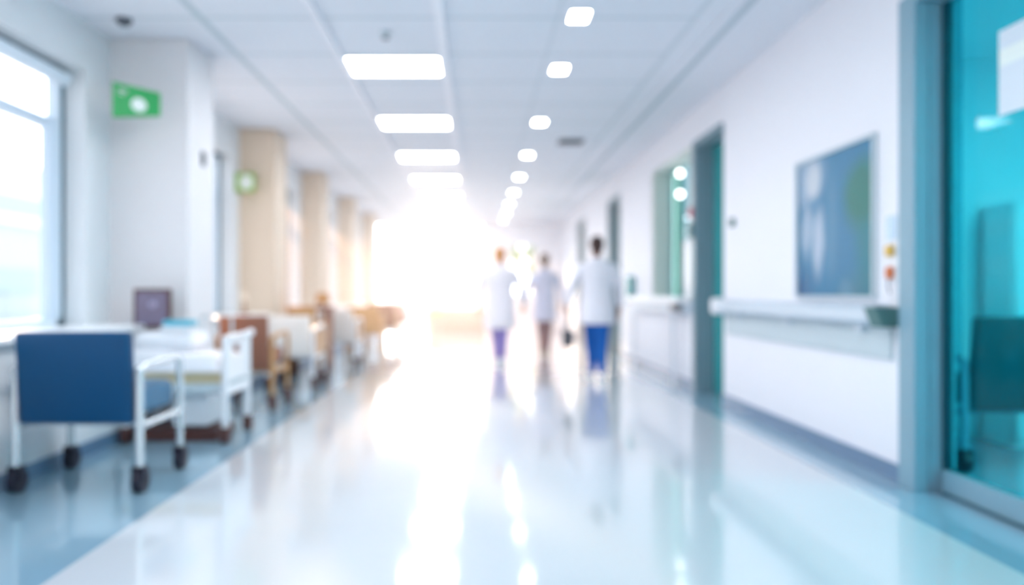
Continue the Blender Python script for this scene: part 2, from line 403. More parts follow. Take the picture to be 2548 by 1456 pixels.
# ---------------------------------------------------------------- near glass doorway on the right
f = MB(); f.box(2.375, 2.455, 4.14, 4.30, 0, 2.72, bev=.006); f.box(2.462, 2.535, 4.15, 4.30, 0, 2.72, bev=.006)
d = struct(f.build('door_1', M['steel']), 'tall teal glass door in a blue-grey steel frame at the right edge')
B(2.45, 2.47, 4.165, 4.29, 0, 2.70).build('frame_groove', M['steel_d'], d)
B(2.375, 2.60, 1.2, 4.14, 2.66, 2.74, bev=.005).build('door_header', M['steel'], d)
B(2.535, 2.575, 4.13, 4.24, 0, 2.66).build('door_seal', M['steel_d'], d)
B(2.515, 2.585, 1.4, 4.13, .01, .125, bev=.005).build('bottom_rail', M['steel'], d)
B(2.505, 2.515, 1.4, 4.10, .0, .012).build('threshold', M['steel_d'], d)
B(2.545, 2.557, 1.4, 4.14, .125, 2.66).build('glass_pane', M['tealglass'], d)
B(2.560, 2.566, 4.03, 4.14, .125, 2.66).build('glass_stile', M['tealstrip'], d)
n_ = empty('glass_notice', (2.538, 3.62, 1.94), 'pale blue notice with a painted bar of lamp light high on the teal glass door', 'notice')
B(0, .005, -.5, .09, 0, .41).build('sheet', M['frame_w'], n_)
B(-.004, 0, -.5, .08, .235, .315).build('lamp_glint', M['sign_w'], n_)  # bar stands in for a lamp's gleam on the glass
# the side room behind it
mb = MB(); mb.box(2.70, 5.6, 5.65, 5.80, 0, 2.8); mb.box(5.45, 5.6, YB, 5.65, 0, 2.8)
struct(mb.build('wall_side_room', M['wall']), 'white walls of the small room behind the teal glass')
struct(B(2.70, 5.6, YB, 5.8, 2.8, 2.9).build('ceiling_side_room', M['wall']))
for y_, t_ in ((3.0, 'near'), (.4, 'far from the cupboard')):  # both lights are added out of view to brighten the teal glass
    lt = empty('ceiling_light', (4.35, y_, 2.8), 'added unseen ceiling light brightening the room behind the teal glass, '+('nearer the cupboard' if y_ > 1 else 'farther from the cupboard'), 'ceiling light')
    B(-.30, .30, -.62, .62, -.03, 0).build('frame', M['white_p'], lt); B(-.27, .27, -.59, .59, -.04, -.03).build('diffuser', M['room_fill'], lt)

o = empty('cupboard', (4.28, 5.48, 0), 'tall white cupboard added for the pale streak behind the teal glass', 'cupboard')  # made up to give a pale streak through the glass
B(-.55, .55, -.15, .15, 0, 1.72, bev=.01).build('carcass', M['white_p'], o)
for s_ in (-1, 1):
    d_ = B(min(s_*.53, s_*.01), max(s_*.53, s_*.01), -.17, -.15, .06, 1.70).build('door', M['white_p'], o); B(s_*.06-.008, s_*.06+.008, -.19, -.17, .8, 1.0).build('handle', M['chrome'], d_)
# ---------------------------------------------------------------- second door (recessed, teal) and its frame
def recessed_door(n, y0, y1, label):
    f = MB(); f.box(2.40, 2.46, y1-.001, y1+.10, 0, 2.75); f.box(2.46, 2.72, y1-.03, y1, 0, 2.71); f.box(2.46, 2.72, y0, y0+.03, 0, 2.71)
    f.box(2.405, 2.46, y0, y1, 2.70, 2.76); f.box(2.46, 2.72, y0, y1, 2.68, 2.71)
    o = struct(f.build(f'door_{n}', M['steel_g']), label)
    B(2.60, 2.64, y0+.03, y1-.03, .01, 2.68).build('door_leaf', M['teal'], o)
    MB().tube([(2.59, y0+.14, 1.0), (2.54, y0+.14, 1.0), (2.54, y0+.26, 1.0)], .011, 8).build('door_handle', M['chrome'], o, True)
    B(2.72, 2.78, y0-.05, y1+.05, 0, 2.8).build('door_backing', M['steel_g'], o)
    return o
recessed_door(2, 7.5, 8.40, 'tall grey-framed doorway with a teal door, middle of the right wall')
recessed_door(3, 12.9, 13.9, 'dark-framed teal doorway beyond the service window on the right')
recessed_door(4, 17.0, 18.0, 'farthest doorway in the right wall')

# ---------------------------------------------------------------- service window with its ledge
f = MB(); f.box(XR-.01, 2.69, 10.38, 10.5, 1.02, 2.74); f.box(XR-.01, 2.69, 8.62, 8.67, 1.02, 2.74); f.box(XR-.01, 2.69, 8.67, 10.38, 2.70, 2.74)
sw = struct(f.build('window_9', M['palegreen']), 'service window with pale green jambs between the two grey doorways')
B(2.60, 2.67, 9.86, 9.98, 1.02, 2.70).build('mullion', M['midgreen'], sw)
B(2.63, 2.64, 8.67, 10.38, 1.02, 2.70).build('window_pane', M['servglass'], sw)
B(2.9, 2.95, 8.4, 10.8, .8, 2.9).build('window_back', M['notice'], sw)
o = empty('service_counter', (2.36, 10.0, .90), 'white service counter under the pale green window', 'counter')
B(-.10, .068, -1.36, 1.5, .06, .14, bev=.02).build('counter_top', M['sill'], o)
B(-.02, .068, -1.36, 1.5, -.06, .06).build('apron', M['rail'], o)
for y in (-.9, 1.35): B(-.03, .0, y-.03, y+.03, -.90, -.06).build('support', M['rail'], o)
MB().box(2.50, 2.58, 8.75, 9.20, 1.04, 1.10, bev=.01).box(2.52, 2.56, 8.70, 9.28, 1.10, 1.72, bev=.05, seg=4).build('monitor', M['white_p'])
tag(bpy.data.objects['monitor'], 'white monitor back standing in the service window', 'monitor')
M['bulb'] = emit('white_globe', (252, 253, 255), 4.0)
for z, lab in ((2.58, 'upper small round white lamp in the service window'), (2.32, 'lower small round white lamp in the service window')):
    o = empty('globe_lamp', (2.55, 9.55, z), lab, 'lamp', 'round lamps in the service window')
    MB().ball((0, 0, 0), .042, 16).build('globe', M['bulb'], o, True); MB().cyl((0, 0, .04), (0, 0, .12 if z > 2.5 else .215), .006, 6).build('stem', M['grey'], o)
o = empty('alarm_bell', (2.43, 8.52, 1.98), 'small red alarm disc beside the grey door frame', 'alarm')
MB().cyl((0, 0, 0), (-.05, 0, 0), .06).build('bell', M['red'], o, True); B(-.02, 0, -.05, .05, -.09, -.02).build('mount', M['red'], o)
o = tag(B(2.37, 2.43, 8.44, 8.60, 1.70, 1.86, bev=.01).build('card_reader', M['greygreen']), 'grey-green box on the wall under the red alarm', 'card reader')
o = tag(B(2.265, 2.335, 8.66, 8.95, .87, .958, bev=.01).build('drawer_box', M['grey']), 'small dark box under the near end of the service counter', 'box')
o = empty('soap_dispenser', (2.43, 11.75, .98), 'teal soap dispenser on the right wall behind the person in blue trousers', 'dispenser')
B(-.12, 0, -.08, .08, 0, .36, bev=.025).build('tank', M['teal'], o); B(-.11, -.03, -.03, .03, -.04, 0).build('spout', M['grey'], o)

# ---------------------------------------------------------------- right wall furniture
o = empty('handrail', (2.43, 4.36, .89), 'pale grey crash-rail handrail along the white right wall', 'handrail')
MB().prism([(0, .02), (-.09, 0), (-.13, .03), (-.13, .10), (-.09, .125), (0, .125)], 'y', .12, 2.98).build('rail', M['rail'], o)
MB().box(-.135, 0, 2.98, 3.16, -.015, .145, bev=.04, seg=4).build('end_cap', M['white_p'], o)
for y in (.4, 1.5, 2.6): B(-.05, 0, y-.04, y+.04, -.05, .02).build('bracket', M['rail'], o)
o = tag(B(2.408, 2.43, 4.44, 7.38, .69, .885, bev=.006).build('rail_shade_band', M['guard']), 'pale grey-green band standing in for the shade on the wall below the handrail', 'shade band')  # darker raised strip stands in for the handrail's shadow
o = empty('wall_tray', (2.43, 4.34, .885), 'grey-green wall box at the near end of the handrail', 'box')
MB().prism([(0, 0), (-.12, 0), (-.16, .105), (0, .105)], 'y', 0, .13).build('body', M['greygreen'], o)
B(-.165, 0, 0, .135, .105, .115).build('lid', M['greygreen'], o)
# framed pane, its reflections painted into the colour
yc, zc = 5.20, 1.545
o = empty('framed_pane', (2.43, yc, zc), 'large framed glossy blue and teal pane with painted reflections above the handrail', 'picture')
# far edge px 1990, near edge px 2183
YA, YB2, ZA, ZB = 4.62-yc, 5.76-yc, 1.045-zc, 2.055-zc
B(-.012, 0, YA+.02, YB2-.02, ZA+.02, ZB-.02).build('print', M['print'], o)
fr = MB(); fr.box(-.03, 0, YA, YA+.02, ZA, ZB); fr.box(-.03, 0, YB2-.03, YB2, ZA, ZB); fr.box(-.03, 0, YA+.02, YB2-.03, ZB-.022, ZB); fr.box(-.03, 0, YA+.02, YB2-.03, ZA, ZA+.02)
fr.build('pane_frame', M['guard'], o)
# call panel
o = empty('call_panel', (2.43, 4.44, 1.33), 'slim white call panel with amber and orange buttons by the glass door', 'call panel')
B(-.012, 0, -.065, .065, -.18, .22, bev=.004).build('plate', M['white_p'], o)
B(-.020, -.012, -.05, .05, .06, .20).build('display', M['notice'], o)
MB().box(-.045, -.012, -.03, .03, -.035, .03, bev=.008).build('amber_button', M['yellow'], o)
MB().box(-.045, -.012, -.025, .025, -.165, -.095, bev=.01).build('orange_button', M['orange'], o)
MB().tube([(-.03, 0, -.16), (-.035, .005, -.20), (-.03, -.01, -.25)], .004, 6).build('pull_cord', M['grey'], o)
o = tag(MB().box(2.40, 2.43, 7.16, 7.26, 1.71, 1.79, bev=.01).build('wall_sensor', M['greygreen']), 'small grey sensor on the wall just before the teal doorway', 'sensor')

# ---------------------------------------------------------------- ceiling fittings
ordn = ['nearest', 'second', 'third', 'fourth', 'fifth', 'sixth', 'seventh', 'eighth', 'ninth']
def panel(y, label):
    o = empty('ceiling_light', (-.725, y, H_CEIL), label, 'ceiling light', 'rectangular light panels along the ceiling')
    f = MB(); f.box(-.42, .42, -.27, -.25, -.02, 0); f.box(-.42, .42, .25, .27, -.02, 0); f.box(-.42, -.40, -.25, .25, -.02, 0); f.box(.40, .42, -.25, .25, -.02, 0)
    f.build('frame', M['white_p'], o); B(-.40, .40, -.25, .25, -.015, -.001).build('diffuser', M['panel'], o)
for i in range(7):
    panel(6.82+2.267*i, f'rectangular ceiling light panel, {ordn[i]} from the camera in its row')
for y, t_ in ((4.55, 'just before the picture begins'), (2.29, 'just ahead of the camera'), (.02, 'right above the camera')): panel(y, 'rectangular ceiling light panel overhead, '+t_)
def down(y, label):
    o = empty('downlight', (.755, y, H_CEIL), label, 'downlight', 'small square downlights along the ceiling')
    f = MB(); f.box(-.085, .085, -.13, -.11, -.012, 0); f.box(-.085, .085, .11, .13, -.012, 0); f.box(-.085, -.068, -.11, .11, -.012, 0); f.box(.068, .085, -.11, .11, -.012, 0)
    f.build('trim_ring', M['white_p'], o); B(-.068, .068, -.11, .11, -.010, -.001).build('lens', M['down'], o)
for i, y in enumerate([5.60, 6.93, 9.07, 11.23, 13.35, 15.4, 17.4, 19.3, 21.1]):
    down(y, f'small square downlight, {ordn[i]} from the camera in the right ceiling row')
for y, t_ in ((3.2, 'just before the picture begins'), (1.0, 'right beside the camera')): down(y, 'small square downlight overhead, '+t_)
o = empty('air_vent', (1.27, 10.25, H_CEIL), 'dark grey round-cornered air vent in the ceiling right of the downlights', 'vent')
MB().box(-.17, .17, -.16, .16, -.015, 0, bev=.007).build('vent_frame', M['grey'], o)
mb = MB()
for k in range(5): mb.box(-.14, .14, -.12+k*.055, -.10+k*.055, -.024, -.015)
mb.build('louvre', M['grey'], o)
o = empty('smoke_detector', (-2.62, 5.68, H_CEIL), 'small grey smoke detector on the ceiling near the left wall', 'smoke detector')
MB().cyl((0, 0, 0), (0, 0, -.02), .06).cyl((0, 0, -.02), (0, 0, -.045), .04).build('housing', M['grey'], o, True)
o = empty('sprinkler', (-.71, 5.98, H_CEIL), 'small pale sprinkler head before the nearest light panel', 'sprinkler')
MB().cyl((0, 0, 0), (0, 0, -.008), .05).cyl((0, 0, -.008), (0, 0, -.04), .015).build('head', M['guard'], o, True)
MB().cyl((0, 0, -.04), (0, 0, -.045), .03).build('deflector', M['grey'], o)

# ---------------------------------------------------------------- exit signs
o = empty('exit_sign', (-2.67, 5.60, 2.50), 'green sign with a white pictogram on the near pale grey pillar', 'sign', None, .0)
y1 = .25; mb = MB()
def q(x, z, t): return (x, y1*(x/.24)+t, z)
pl = [(0, .137, ), (.24, .118), (.24, -.058), (0, -.125)]
v = [mb.bm.verts.new(q(x, z, 0)) for x, z in pl]; v2 = [mb.bm.verts.new(q(x, z, .03)) for x, z in pl]
mb.bm.faces.new(v); mb.bm.faces.new(v2[::-1])
for k in range(4): mb.bm.faces.new([v[k], v[(k+1) % 4], v2[(k+1) % 4], v2[k]])
mb.build('plate', M['green'], o)
mb = MB(); ring = []
for k in range(24):
    a = 2*PI*k/24; ring.append(mb.bm.verts.new(q(.135+.040*math.cos(a), -.005+.052*math.sin(a), -.004)))
mb.bm.faces.new(ring); r = bmesh.ops.extrude_face_region(mb.bm, geom=list(mb.bm.faces)); bmesh.ops.translate(mb.bm, vec=(0, .003, 0), verts=[e for e in r['geom'] if isinstance(e, bmesh.types.BMVert)])
mb.build('pictogram', M['sign_w'], o)
mb = MB(); mb.tube([q(.03, .085, -.003), q(.075, .075, -.003)], .008, 6); mb.tube([q(.03, .06, -.003), q(.06, .05, -.003)], .006, 6); mb.build('pictogram_lines', M['palegreen'], o)
MB().tube([(.02, .04, 0), (-.05, .48, 0)], .012, 8).build('bracket', M['white_p'], o)
o = empty('exit_sign', (-2.95, 9.27, 2.43), 'yellow-green sign with a pale oval on the beige pillar', 'sign')
MB().box(0, .26, 0, .05, -.12, .12, bev=.03, seg=3).build('plate', M['green_y'], o)
MB().ball((.155, 0, 0), .1, 20, (.85, .08, .95)).build('pictogram', M['palegreen'], o, True)
MB().tube([(.08, .05, 0), (.08, .19, 0)], .012, 8).build('bracket', M['white_p'], o)
o = empty('light_switch', (-2.30, 6.42, 2.21), 'tiny dark switch high on the side of the near pillar', 'switch')
B(0, .015, -.035, .035, -.06, .06, bev=.004).build('plate', M['grey'], o); B(.015, .022, -.015, .015, -.03, .03).build('rocker', M['bag'], o)

# ---------------------------------------------------------------- chairs on castors
def caster(parent, x, y, zt, rot=0.0, r=.066, m='rubber'):
    f = MB(); f.cyl((x, y, zt), (x, y, r*1.9), .012, 10)
    f.box(x-.033, x-.026, y-.03, y+.03, r*.9, r*2.05, bev=.003); f.box(x+.026, x+.033, y-.03, y+.03, r*.9, r*2.05, bev=.003); f.box(x-.033, x+.033, y-.03, y+.03, r*2.02, r*2.2, bev=.003)
    c = f.build('caster', M[m], parent)
    MB().cyl((x-.024, y+.012, r), (x+.024, y+.012, r), r, 20).build('wheel', M[m], c, True)
    return c
def castor_chair(loc, label, back, seat, frame, wheel, rz=0, wdt=.67, group=None, solid_sides=False, zt=.875):
    """faces +Y: backrest towards -Y"""
    o = empty('armchair', loc, label, 'chair', group, rz); hw = wdt/2; dp = .56
    b = MB(); b.box(-hw+.03, hw-.03, -.03, .05, .375, zt, bev=.022, seg=3)
    for v in b.bm.verts: v.co.y -= (v.co.z-.375)*.10; 
    b.build('backrest', M[back], o, True)
    b = MB(); b.box(-hw+.035, hw-.035, .055, dp-.01, .40, .56, bev=.035, seg=4); b.build('seat', M[seat], o, True)
    for s in (-1, 1):
        x = s*hw
        # rear leg, armrest, front leg
        MB().tube([(x, 0, .145), (x, 0, .63), (x, .01, .665)], .022, 12).build('leg', M[frame], o, True)
        MB().tube([(x, dp, .145), (x, dp, .65), (x, dp-.02, .69)], .020, 12).build('leg', M[frame], o, True)
        MB().tube([(x, .01, .665), (x, .06, .685), (x, dp-.09, .70), (x, dp-.02, .69)], .021, 12).ball((x, 0, .66), .028, 12).build('armrest', M[frame], o, True)
        MB().tube([(x, 0, .36), (x, dp, .36)], .019, 10).build('side_rail', M[frame], o, True)
        if solid_sides: B(x-.01, x+.01, .03, dp-.03, .38, .64).build('side_panel', M[seat], o)
        for y in (0, dp): caster(o, x, y, .16, m=wheel)
    B(-hw, hw, .10, .13, .345, .375).build('cross_rail', M[frame], o)
    return o
castor_chair((-2.155, 4.13, 0), 'blue armchair on black castors in front of the window, back to the camera', 'blue', 'blue_seat', 'chrome', 'rubber')
g = 'wheeled armchairs in a row beside the left pillars'
castor_chair((-2.12, 7.0, 0), 'brown-backed armchair just behind the white trolley bed', 'brown', 'brown', 'tan_w', 'brown_d', wdt=.50, group=g)
castor_chair((-2.08, 8.55, 0), 'white-backed armchair, nearest of the two white ones', 'cream', 'tan_w', 'white_p', 'brown_d', wdt=.52, group=g, zt=.83, solid_sides=True)
castor_chair((-2.22, 9.75, 0), 'low tan armchair between the two white-backed armchairs', 'tan_w', 'tan_w', 'tan_w', 'brown_d', wdt=.42, group=g, zt=.90, solid_sides=True)
castor_chair((-2.02, 11.0, 0), 'white-backed armchair, farther of the two white ones', 'cream', 'tan_w', 'white_p', 'brown_d', wdt=.56, group=g, zt=.83, solid_sides=True)
castor_chair((-1.98, 13.4, 0), 'tan armchair beyond the farther white-backed armchair', 'tan_w', 'tan_w', 'tan_w', 'tan_w', wdt=.60, group=g, zt=.85, solid_sides=True)
castor_chair((-1.95, 15.6, 0), 'brown armchair near the bright far end of the row', 'brown', 'tan_w', 'tan_w', 'tan_w', wdt=.62, group=g, zt=.88)
castor_chair((-1.95, 18.0, 0), 'farthest armchair of the left row, pale and brown', 'rose', 'rose', 'white_p', 'tan_w', wdt=.62, group=g, zt=.85)
# the blue chair in the room behind the glass
castor_chair((3.36, 4.58, 0), 'dark teal-looking chair seen through the teal glass door', 'teal_seat', 'teal_seat', 'steel', 'rubber', wdt=.86, zt=.94)

# ---------------------------------------------------------------- trolley bed
o = empty('trolley_bed', (-2.10, 5.74, 0), 'small white trolley bed with a tan-edged mattress beside the blue armchair', 'bed')
X0, X1, Y0, Y1 = -.46, .30, -.27, .27
B(X0, X1, Y0+.01, Y1-.01, .36, .43, bev=.01).build('base_frame', M['guard'], o)
MB().box(X0+.01, X1-.02, Y0+.02, Y1-.02, .43, .53, bev=.02, seg=3).build('mattress', M['tan'], o, True)
# rumpled sheet
mb = MB(); nx, ny = 22, 14; g_ = []
for i in range(nx+1):
    r_ = []
    for j in range(ny+1):
        u, v_ = i/nx, j/ny; x = X0+.01+(X1-X0-.03)*u; y = Y0-.01+(Y1-Y0+.02)*v_
        e = min(v_, 1-v_, (1-u))
        z = .64+.06*math.sin(3.2*u+1.0)*math.sin(PI*v_)+.01*math.sin(17*u+3*v_)*math.cos(9*v_)
        if e < .10: z = .52+(z-.52)*math.sin(e/.10*PI/2)**.5
        r_.append(mb.bm.verts.new((x, y, z)))
    g_.append(r_)
for i in range(nx):
    for j in range(ny): mb.bm.faces.new([g_[i][j], g_[i+1][j], g_[i+1][j+1], g_[i][j+1]])
r = bmesh.ops.extrude_face_region(mb.bm, geom=list(mb.bm.faces)); 
for e in r['geom']:
    if isinstance(e, bmesh.types.BMVert): e.co.z = .515
mb.build('blanket', M['sheet'], o, True)
MB().box(X0+.06, X0+.50, Y0+.08, Y1-.08, .66, .79, bev=.045, seg=4).build('pillow', M['sheet'], o, True)
fb = MB(); fb.box(.285, .305, -.245, .245, .44, .62); fb.box(.285, .305, -.245, -.10, .62, .70); fb.box(.285, .305, .10, .245, .62, .70); fb.box(.285, .305, -.245, .245, .70, .735)
fb.build('footboard', M['white_p'], o)
MB().tube([(.30, -.27, .755), (.30, .27, .765), (.30, .36, .77)], [.022, .022, .03], 12).build('push_bar', M['white_p'], o, True)
B(.27, .315, Y0, Y1, .345, .40, bev=.006).build('lower_rail', M['white_p'], o)
for y in (Y0, Y1): MB().tube([(.30, y, .12), (.30, y, .77)], .024, 12).build('leg', M['white_p'], o, True); caster(o, .30, y, .13, r=.055, m='brown_d')
for y in (Y0, Y1): MB().tube([(X0+.05, y, .12), (X0+.05, y, .40)], .024, 12).build('leg', M['white_p'], o, True); caster(o, X0+.05, y, .13, r=.055, m='brown_d')
MB().tube([(-.05, Y1-.01, .55), (-.05, Y1-.01, .90), (.18, Y1-.01, .90), (.18, Y1-.01, .55)], .012, 8).build('side_rail', M['guard'], o, True)
MB().box(-.12, .14, -.16, .16, .11, .36, bev=.01).build('pedestal', M['white_p'], o)
o = tag(MB().box(-2.43, -1.88, 5.55, 5.93, .0, .085, bev=.01).build('under_bed_shade', M['brown_d']), 'dark brown low box standing in for the shade under the trolley bed', 'box')  # dark slab put in for the shadow beneath the bed
# cyan pack on the pillow
o = empty('glove_box', (-2.20, 5.62, .79), 'cyan and white box lying on the trolley bed pillow', 'box')
B(-.10, .12, -.06, .06, .0, .05, bev=.004).build('carton', M['white_p'], o); B(-.08, .13, -.062, .05, .05, .095, bev=.004).build('lid', M['cyan'], o)
# monitor arm on the near pillar
o = empty('wall_monitor', (-2.50, 5.90, .96), 'small mauve-screened monitor in a dark brown casing mounted on the near pillar', 'monitor')
mb = MB(); mb.box(-.145, .145, -.02, .02, -.155, .155, bev=.012)
mb.build('casing', M['brown_d'], o); B(-.118, .118, -.024, -.0195, -.125, .13).build('screen', M['mauve'], o)
MB().ball((.01, -.025, .035), .035, 12, (1, .05, .85)).build('screen_icon', mat('pale_mauve', (150, 142, 172), .4), o)
MB().tube([(0, .02, 0), (0, .20, -.02)], .02, 8).build('arm', M['grey'], o); B(-.04, .04, .185, .20, -.08, .06).build('bracket', M['grey'], o)
# desk lamp thing & dark headrest further back
o = empty('desk_lamp', (-2.72, 8.95, .84), 'small brown lamp on the sill before the beige pillar', 'lamp')
MB().cyl((0, 0, 0), (0, 0, .02), .06).build('base', M['brown'], o); MB().cyl((0, 0, .02), (0, 0, .17), .010, 8).build('stem', M['brown'], o)
MB().loft([(0, 0, .15, .05, .05), (0, 0, .25, .035, .035)], 16).build('lamp_shade', M['pillar_warm_tint'], o)
o = tag(MB().box(-2.58, -1.98, 10.35, 10.75, .85, .90, bev=.01).box(-2.55, -2.50, 10.4, 10.7, 0, .85).box(-2.06, -2.01, 10.4, 10.7, 0, .85).build('side_table', M['brown']), 'narrow brown side table before the farther white armchair', 'table')
o = empty('table_lamp', (-2.12, 10.55, .90), 'squat brown lamp on the narrow side table', 'lamp')
MB().cyl((0, 0, 0), (0, 0, .07), .03, 12).build('base', M['brown'], o); MB().loft([(0, 0, .05, .10, .10), (0, 0, .13, .10, .10), (0, 0, .19, .06, .06)], 18).build('lamp_shade', M['tan_w'], o, True)

# ---------------------------------------------------------------- far end: low counter and yellow plant
o = empty('bench', (-.55, 21.0, 0), 'low dusty rose bench in front of the bright end window', 'bench')
B(-.85, .85, -.2, .2, .38, .46, bev=.02).build('seat', M['rose'], o); B(-.85, .85, .14, .2, .46, .66, bev=.01).build('backrest', M['rose'], o)
for x in (-.75, .75): B(x-.05, x+.05, -.15, .15, 0, .38).build('leg', M['rose'], o)
o = empty('potted_plant', (-1.10, 20.5, 0), 'yellow-leaved potted plant in front of the bright end window', 'plant')
MB().loft([(0, 0, 0, .14, .14), (0, 0, .32, .19, .19)], 20).build('pot', M['rose'], o, True)
mb = MB()
for k in range(90):
    a = random.uniform(0, 2*PI); h = random.uniform(.45, 1.38); rr = .30*math.sin(PI*min(1, (h-.3)/1.15))*random.uniform(.4, 1)
    c = Vector((rr*math.cos(a), rr*math.sin(a), h)); d = Vector((math.cos(a), math.sin(a), random.uniform(.2, .9))).normalized()*random.uniform(.08, .14); s_ = d.cross(Vector((0, 0, 1))).normalized()*.035
    mb._faces([c-d, c+s_, c+d, c-s_], [(0, 1, 2, 3)])
mb.build('foliage', M['leaf'], o); mb = MB()
for k in range(5):
    a = k*2*PI/5; mb.tube([(0, 0, .30), (.06*math.cos(a), .06*math.sin(a), .7), (.15*math.cos(a), .15*math.sin(a), 1.1)], .008, 6)
mb.build('stem', M['bark'], o)

# ---------------------------------------------------------------- people, all walking away from the camera
def body_mesh(skin, J, name='body'):
    """one continuous skinned figure; J: list of (name, parent, co, radius)"""
    me = bpy.data.meshes.new(name); idx = {}; vs = []; es = []
    for n, p, co, r in J:
        idx[n] = len(vs); vs.append(co)
        if p: es.append((idx[p], idx[n]))
    me.from_pydata(vs, es, []); o = bpy.data.objects.new(name, me); C.objects.link(o)
    md = o.modifiers.new('skin', 'SKIN'); md.use_smooth_shade = True
    for i, (n, p, co, r) in enumerate(J):
        sv = me.skin_vertices[0].data[i]; sv.radius = r if isinstance(r, tuple) else (r, r); sv.use_root = (i == 0)
    ss = o.modifiers.new('sub', 'SUBSURF'); ss.levels = 1; ss.render_levels = 1
    dg = bpy.context.evaluated_depsgraph_get(); ev = o.evaluated_get(dg)
    m2 = bpy.data.meshes.new_from_object(ev); C.objects.unlink(o); bpy.data.objects.remove(o)
    bm = bmesh.new(); bm.from_mesh(m2)
    return bm
def person(loc, label, Hh, skin, top, trous, hair, shoe, hem, stride=.22, rz=0.0, arm=.06, hairlen=0.0, lean=0.0, spread=(.0, .0), shoulders=.215, legx=.085):
    o = empty('person', loc, label, 'person', None, rz); k = Hh/1.78
    def V(x, y, z): return (x*k, y*k, z*k)
    hip = .93; J = [('pelvis', None, V(0, 0, hip), (.14*k, .10*k)), ('belly', 'pelvis', V(0, .0, 1.10), (.135*k, .095*k)), ('chest', 'belly', V(0, .01, 1.30), (.155*k, .105*k)),
                    ('neck0', 'chest', V(0, -.01, 1.46), (.07*k, .06*k)), ('neck', 'neck0', V(0, .0, 1.53), .052*k), ('head0', 'neck', V(0, .02, 1.60), (.066*k, .080*k)),
                    ('head1', 'head0', V(0, .02, 1.68), (.078*k, .096*k)), ('head2', 'head1', V(0, .01, 1.745), (.058*k, .07*k))]
    feet = {}; hands = {}
    for s, st in ((-1, stride), (1, -stride)):
        n = 'L' if s < 0 else 'R'
        kx = s*legx; fx = s*(legx-.02)
        kneelift = .0 if st > 0 else .03
        J += [('hip'+n, 'pelvis', V(kx, 0, hip-.07), .088*k), ('knee'+n, 'hip'+n, V(kx*.9, st*.62+.02, .50), .058*k), ('ank'+n, 'knee'+n, V(fx, st, .10+kneelift), .040*k),
              ('toe'+n, 'ank'+n, V(fx*1.2, st+.15, .04), (.036*k, .026*k))]
        feet[n] = V(fx, st, 0) + (kneelift*k,)
        ex = s*(shoulders+.055+spread[0 if s < 0 else 1]*.5); hx = s*(shoulders+.05+spread[0 if s < 0 else 1])
        sw_ = -st*.5
        J += [('sh'+n, 'chest', V(s*(shoulders-.03), 0, 1.42), .058*k), ('el'+n, 'sh'+n, V(ex, sw_*.4-.02, 1.13), .040*k), ('wr'+n, 'el'+n, V(hx, sw_+.03, .89), .028*k),
              ('palm'+n, 'wr'+n, V(hx, sw_+.045, .82), (.020*k, .038*k))]
        hands[n] = (hx*k, (sw_+.045)*k, .80*k, s)
    bm = body_mesh(skin, J)
    # fingers, thumb, nose, ears and eyes joined to the same mesh
    mb = MB(); mb.bm.free(); mb.bm = bm
    for n, (hx, hy, hz, s) in hands.items():
        for f_, (dy, ln) in enumerate(((-.030, .062), (-.010, .078), (.011, .084), (.031, .074))):
            mb.tube([(hx, hy+dy, hz+.01), (hx-s*.002, hy+dy*1.05, hz-ln*.45), (hx-s*.014, hy+dy*1.05+.003, hz-ln*.8), (hx-s*.026, hy+dy+.006, hz-ln)], [.0095, .009, .008, .006], 7)
        mb.tube([(hx-s*.004, hy+.028, hz+.045), (hx-s*.022, hy+.055, hz+.01), (hx-s*.032, hy+.058, hz-.022)], [.011, .010, .007], 7)
    mb.ball(V(0, .118, 1.655), .016*k, 8, (.8, 1.2, 1.4))
    for s in (-1, 1): mb.ball(V(s*.080, .01, 1.665), .022*k, 8, (.35, .8, 1.3)); mb.ball(V(s*.03, .100, 1.69), .011*k, 8)
    mb.ball(V(0, .100, 1.60), .016*k, 8, (1.3, .5, .3))
    body = mb.build('body', M[skin], o, True)
    # top
    hz = hem/k; t = MB(); sh = shoulders
    hr = .125+stride*.55
    t.loft([V(0, 0, hz)+((sh+.0)*k, hr*k), V(0, 0, hz+.12)+((sh-.005)*k, (hr-.01)*k), V(0, 0, 1.02)+((sh-.03)*k, .142*k), V(0, 0, 1.18)+((sh-.035)*k, .130*k), V(0, .005, 1.33)+((sh-.015)*k, .132*k),
            V(0, 0, 1.40)+((sh-.02)*k, .115*k), V(0, -.005, 1.455)+((sh-.075)*k, .088*k), V(0, -.005, 1.505)+(.080*k, .066*k), V(0, -.005, 1.53)+(.070*k, .062*k)], 28, p=2.3)
    for n, s in (('L', -1), ('R', 1)):
        st = stride if s < 0 else -stride; sw_ = -st*.5; sp = spread[0 if s < 0 else 1]
        ex = s*(sh+.055+sp*.5); hx = s*(sh+.05+sp)
        t.ball(V(s*(sh-.035), 0, 1.395), .072*k, 16, (1, 1, .9))
        t.tube([V(s*(sh-.05), 0, 1.39), V(s*(sh-.015), 0, 1.365), V(s*(sh+.02+sp*.2), sw_*.15-.01, 1.28), V(ex, sw_*.4-.02, 1.13), V(hx, sw_*.85+.02, .93)], [.062*k, .068*k, .062*k, .056*k, .046*k], 14)
    ct = t.build('coat', M[top], o, True)
    rm = ct.modifiers.new('join', 'REMESH'); rm.mode = 'VOXEL'; rm.voxel_size = .016; rm.use_smooth_shade = True
    sm_ = ct.modifiers.new('soft', 'SMOOTH'); sm_.iterations = 4; sm_.factor = .5
    # trousers
    t = MB()
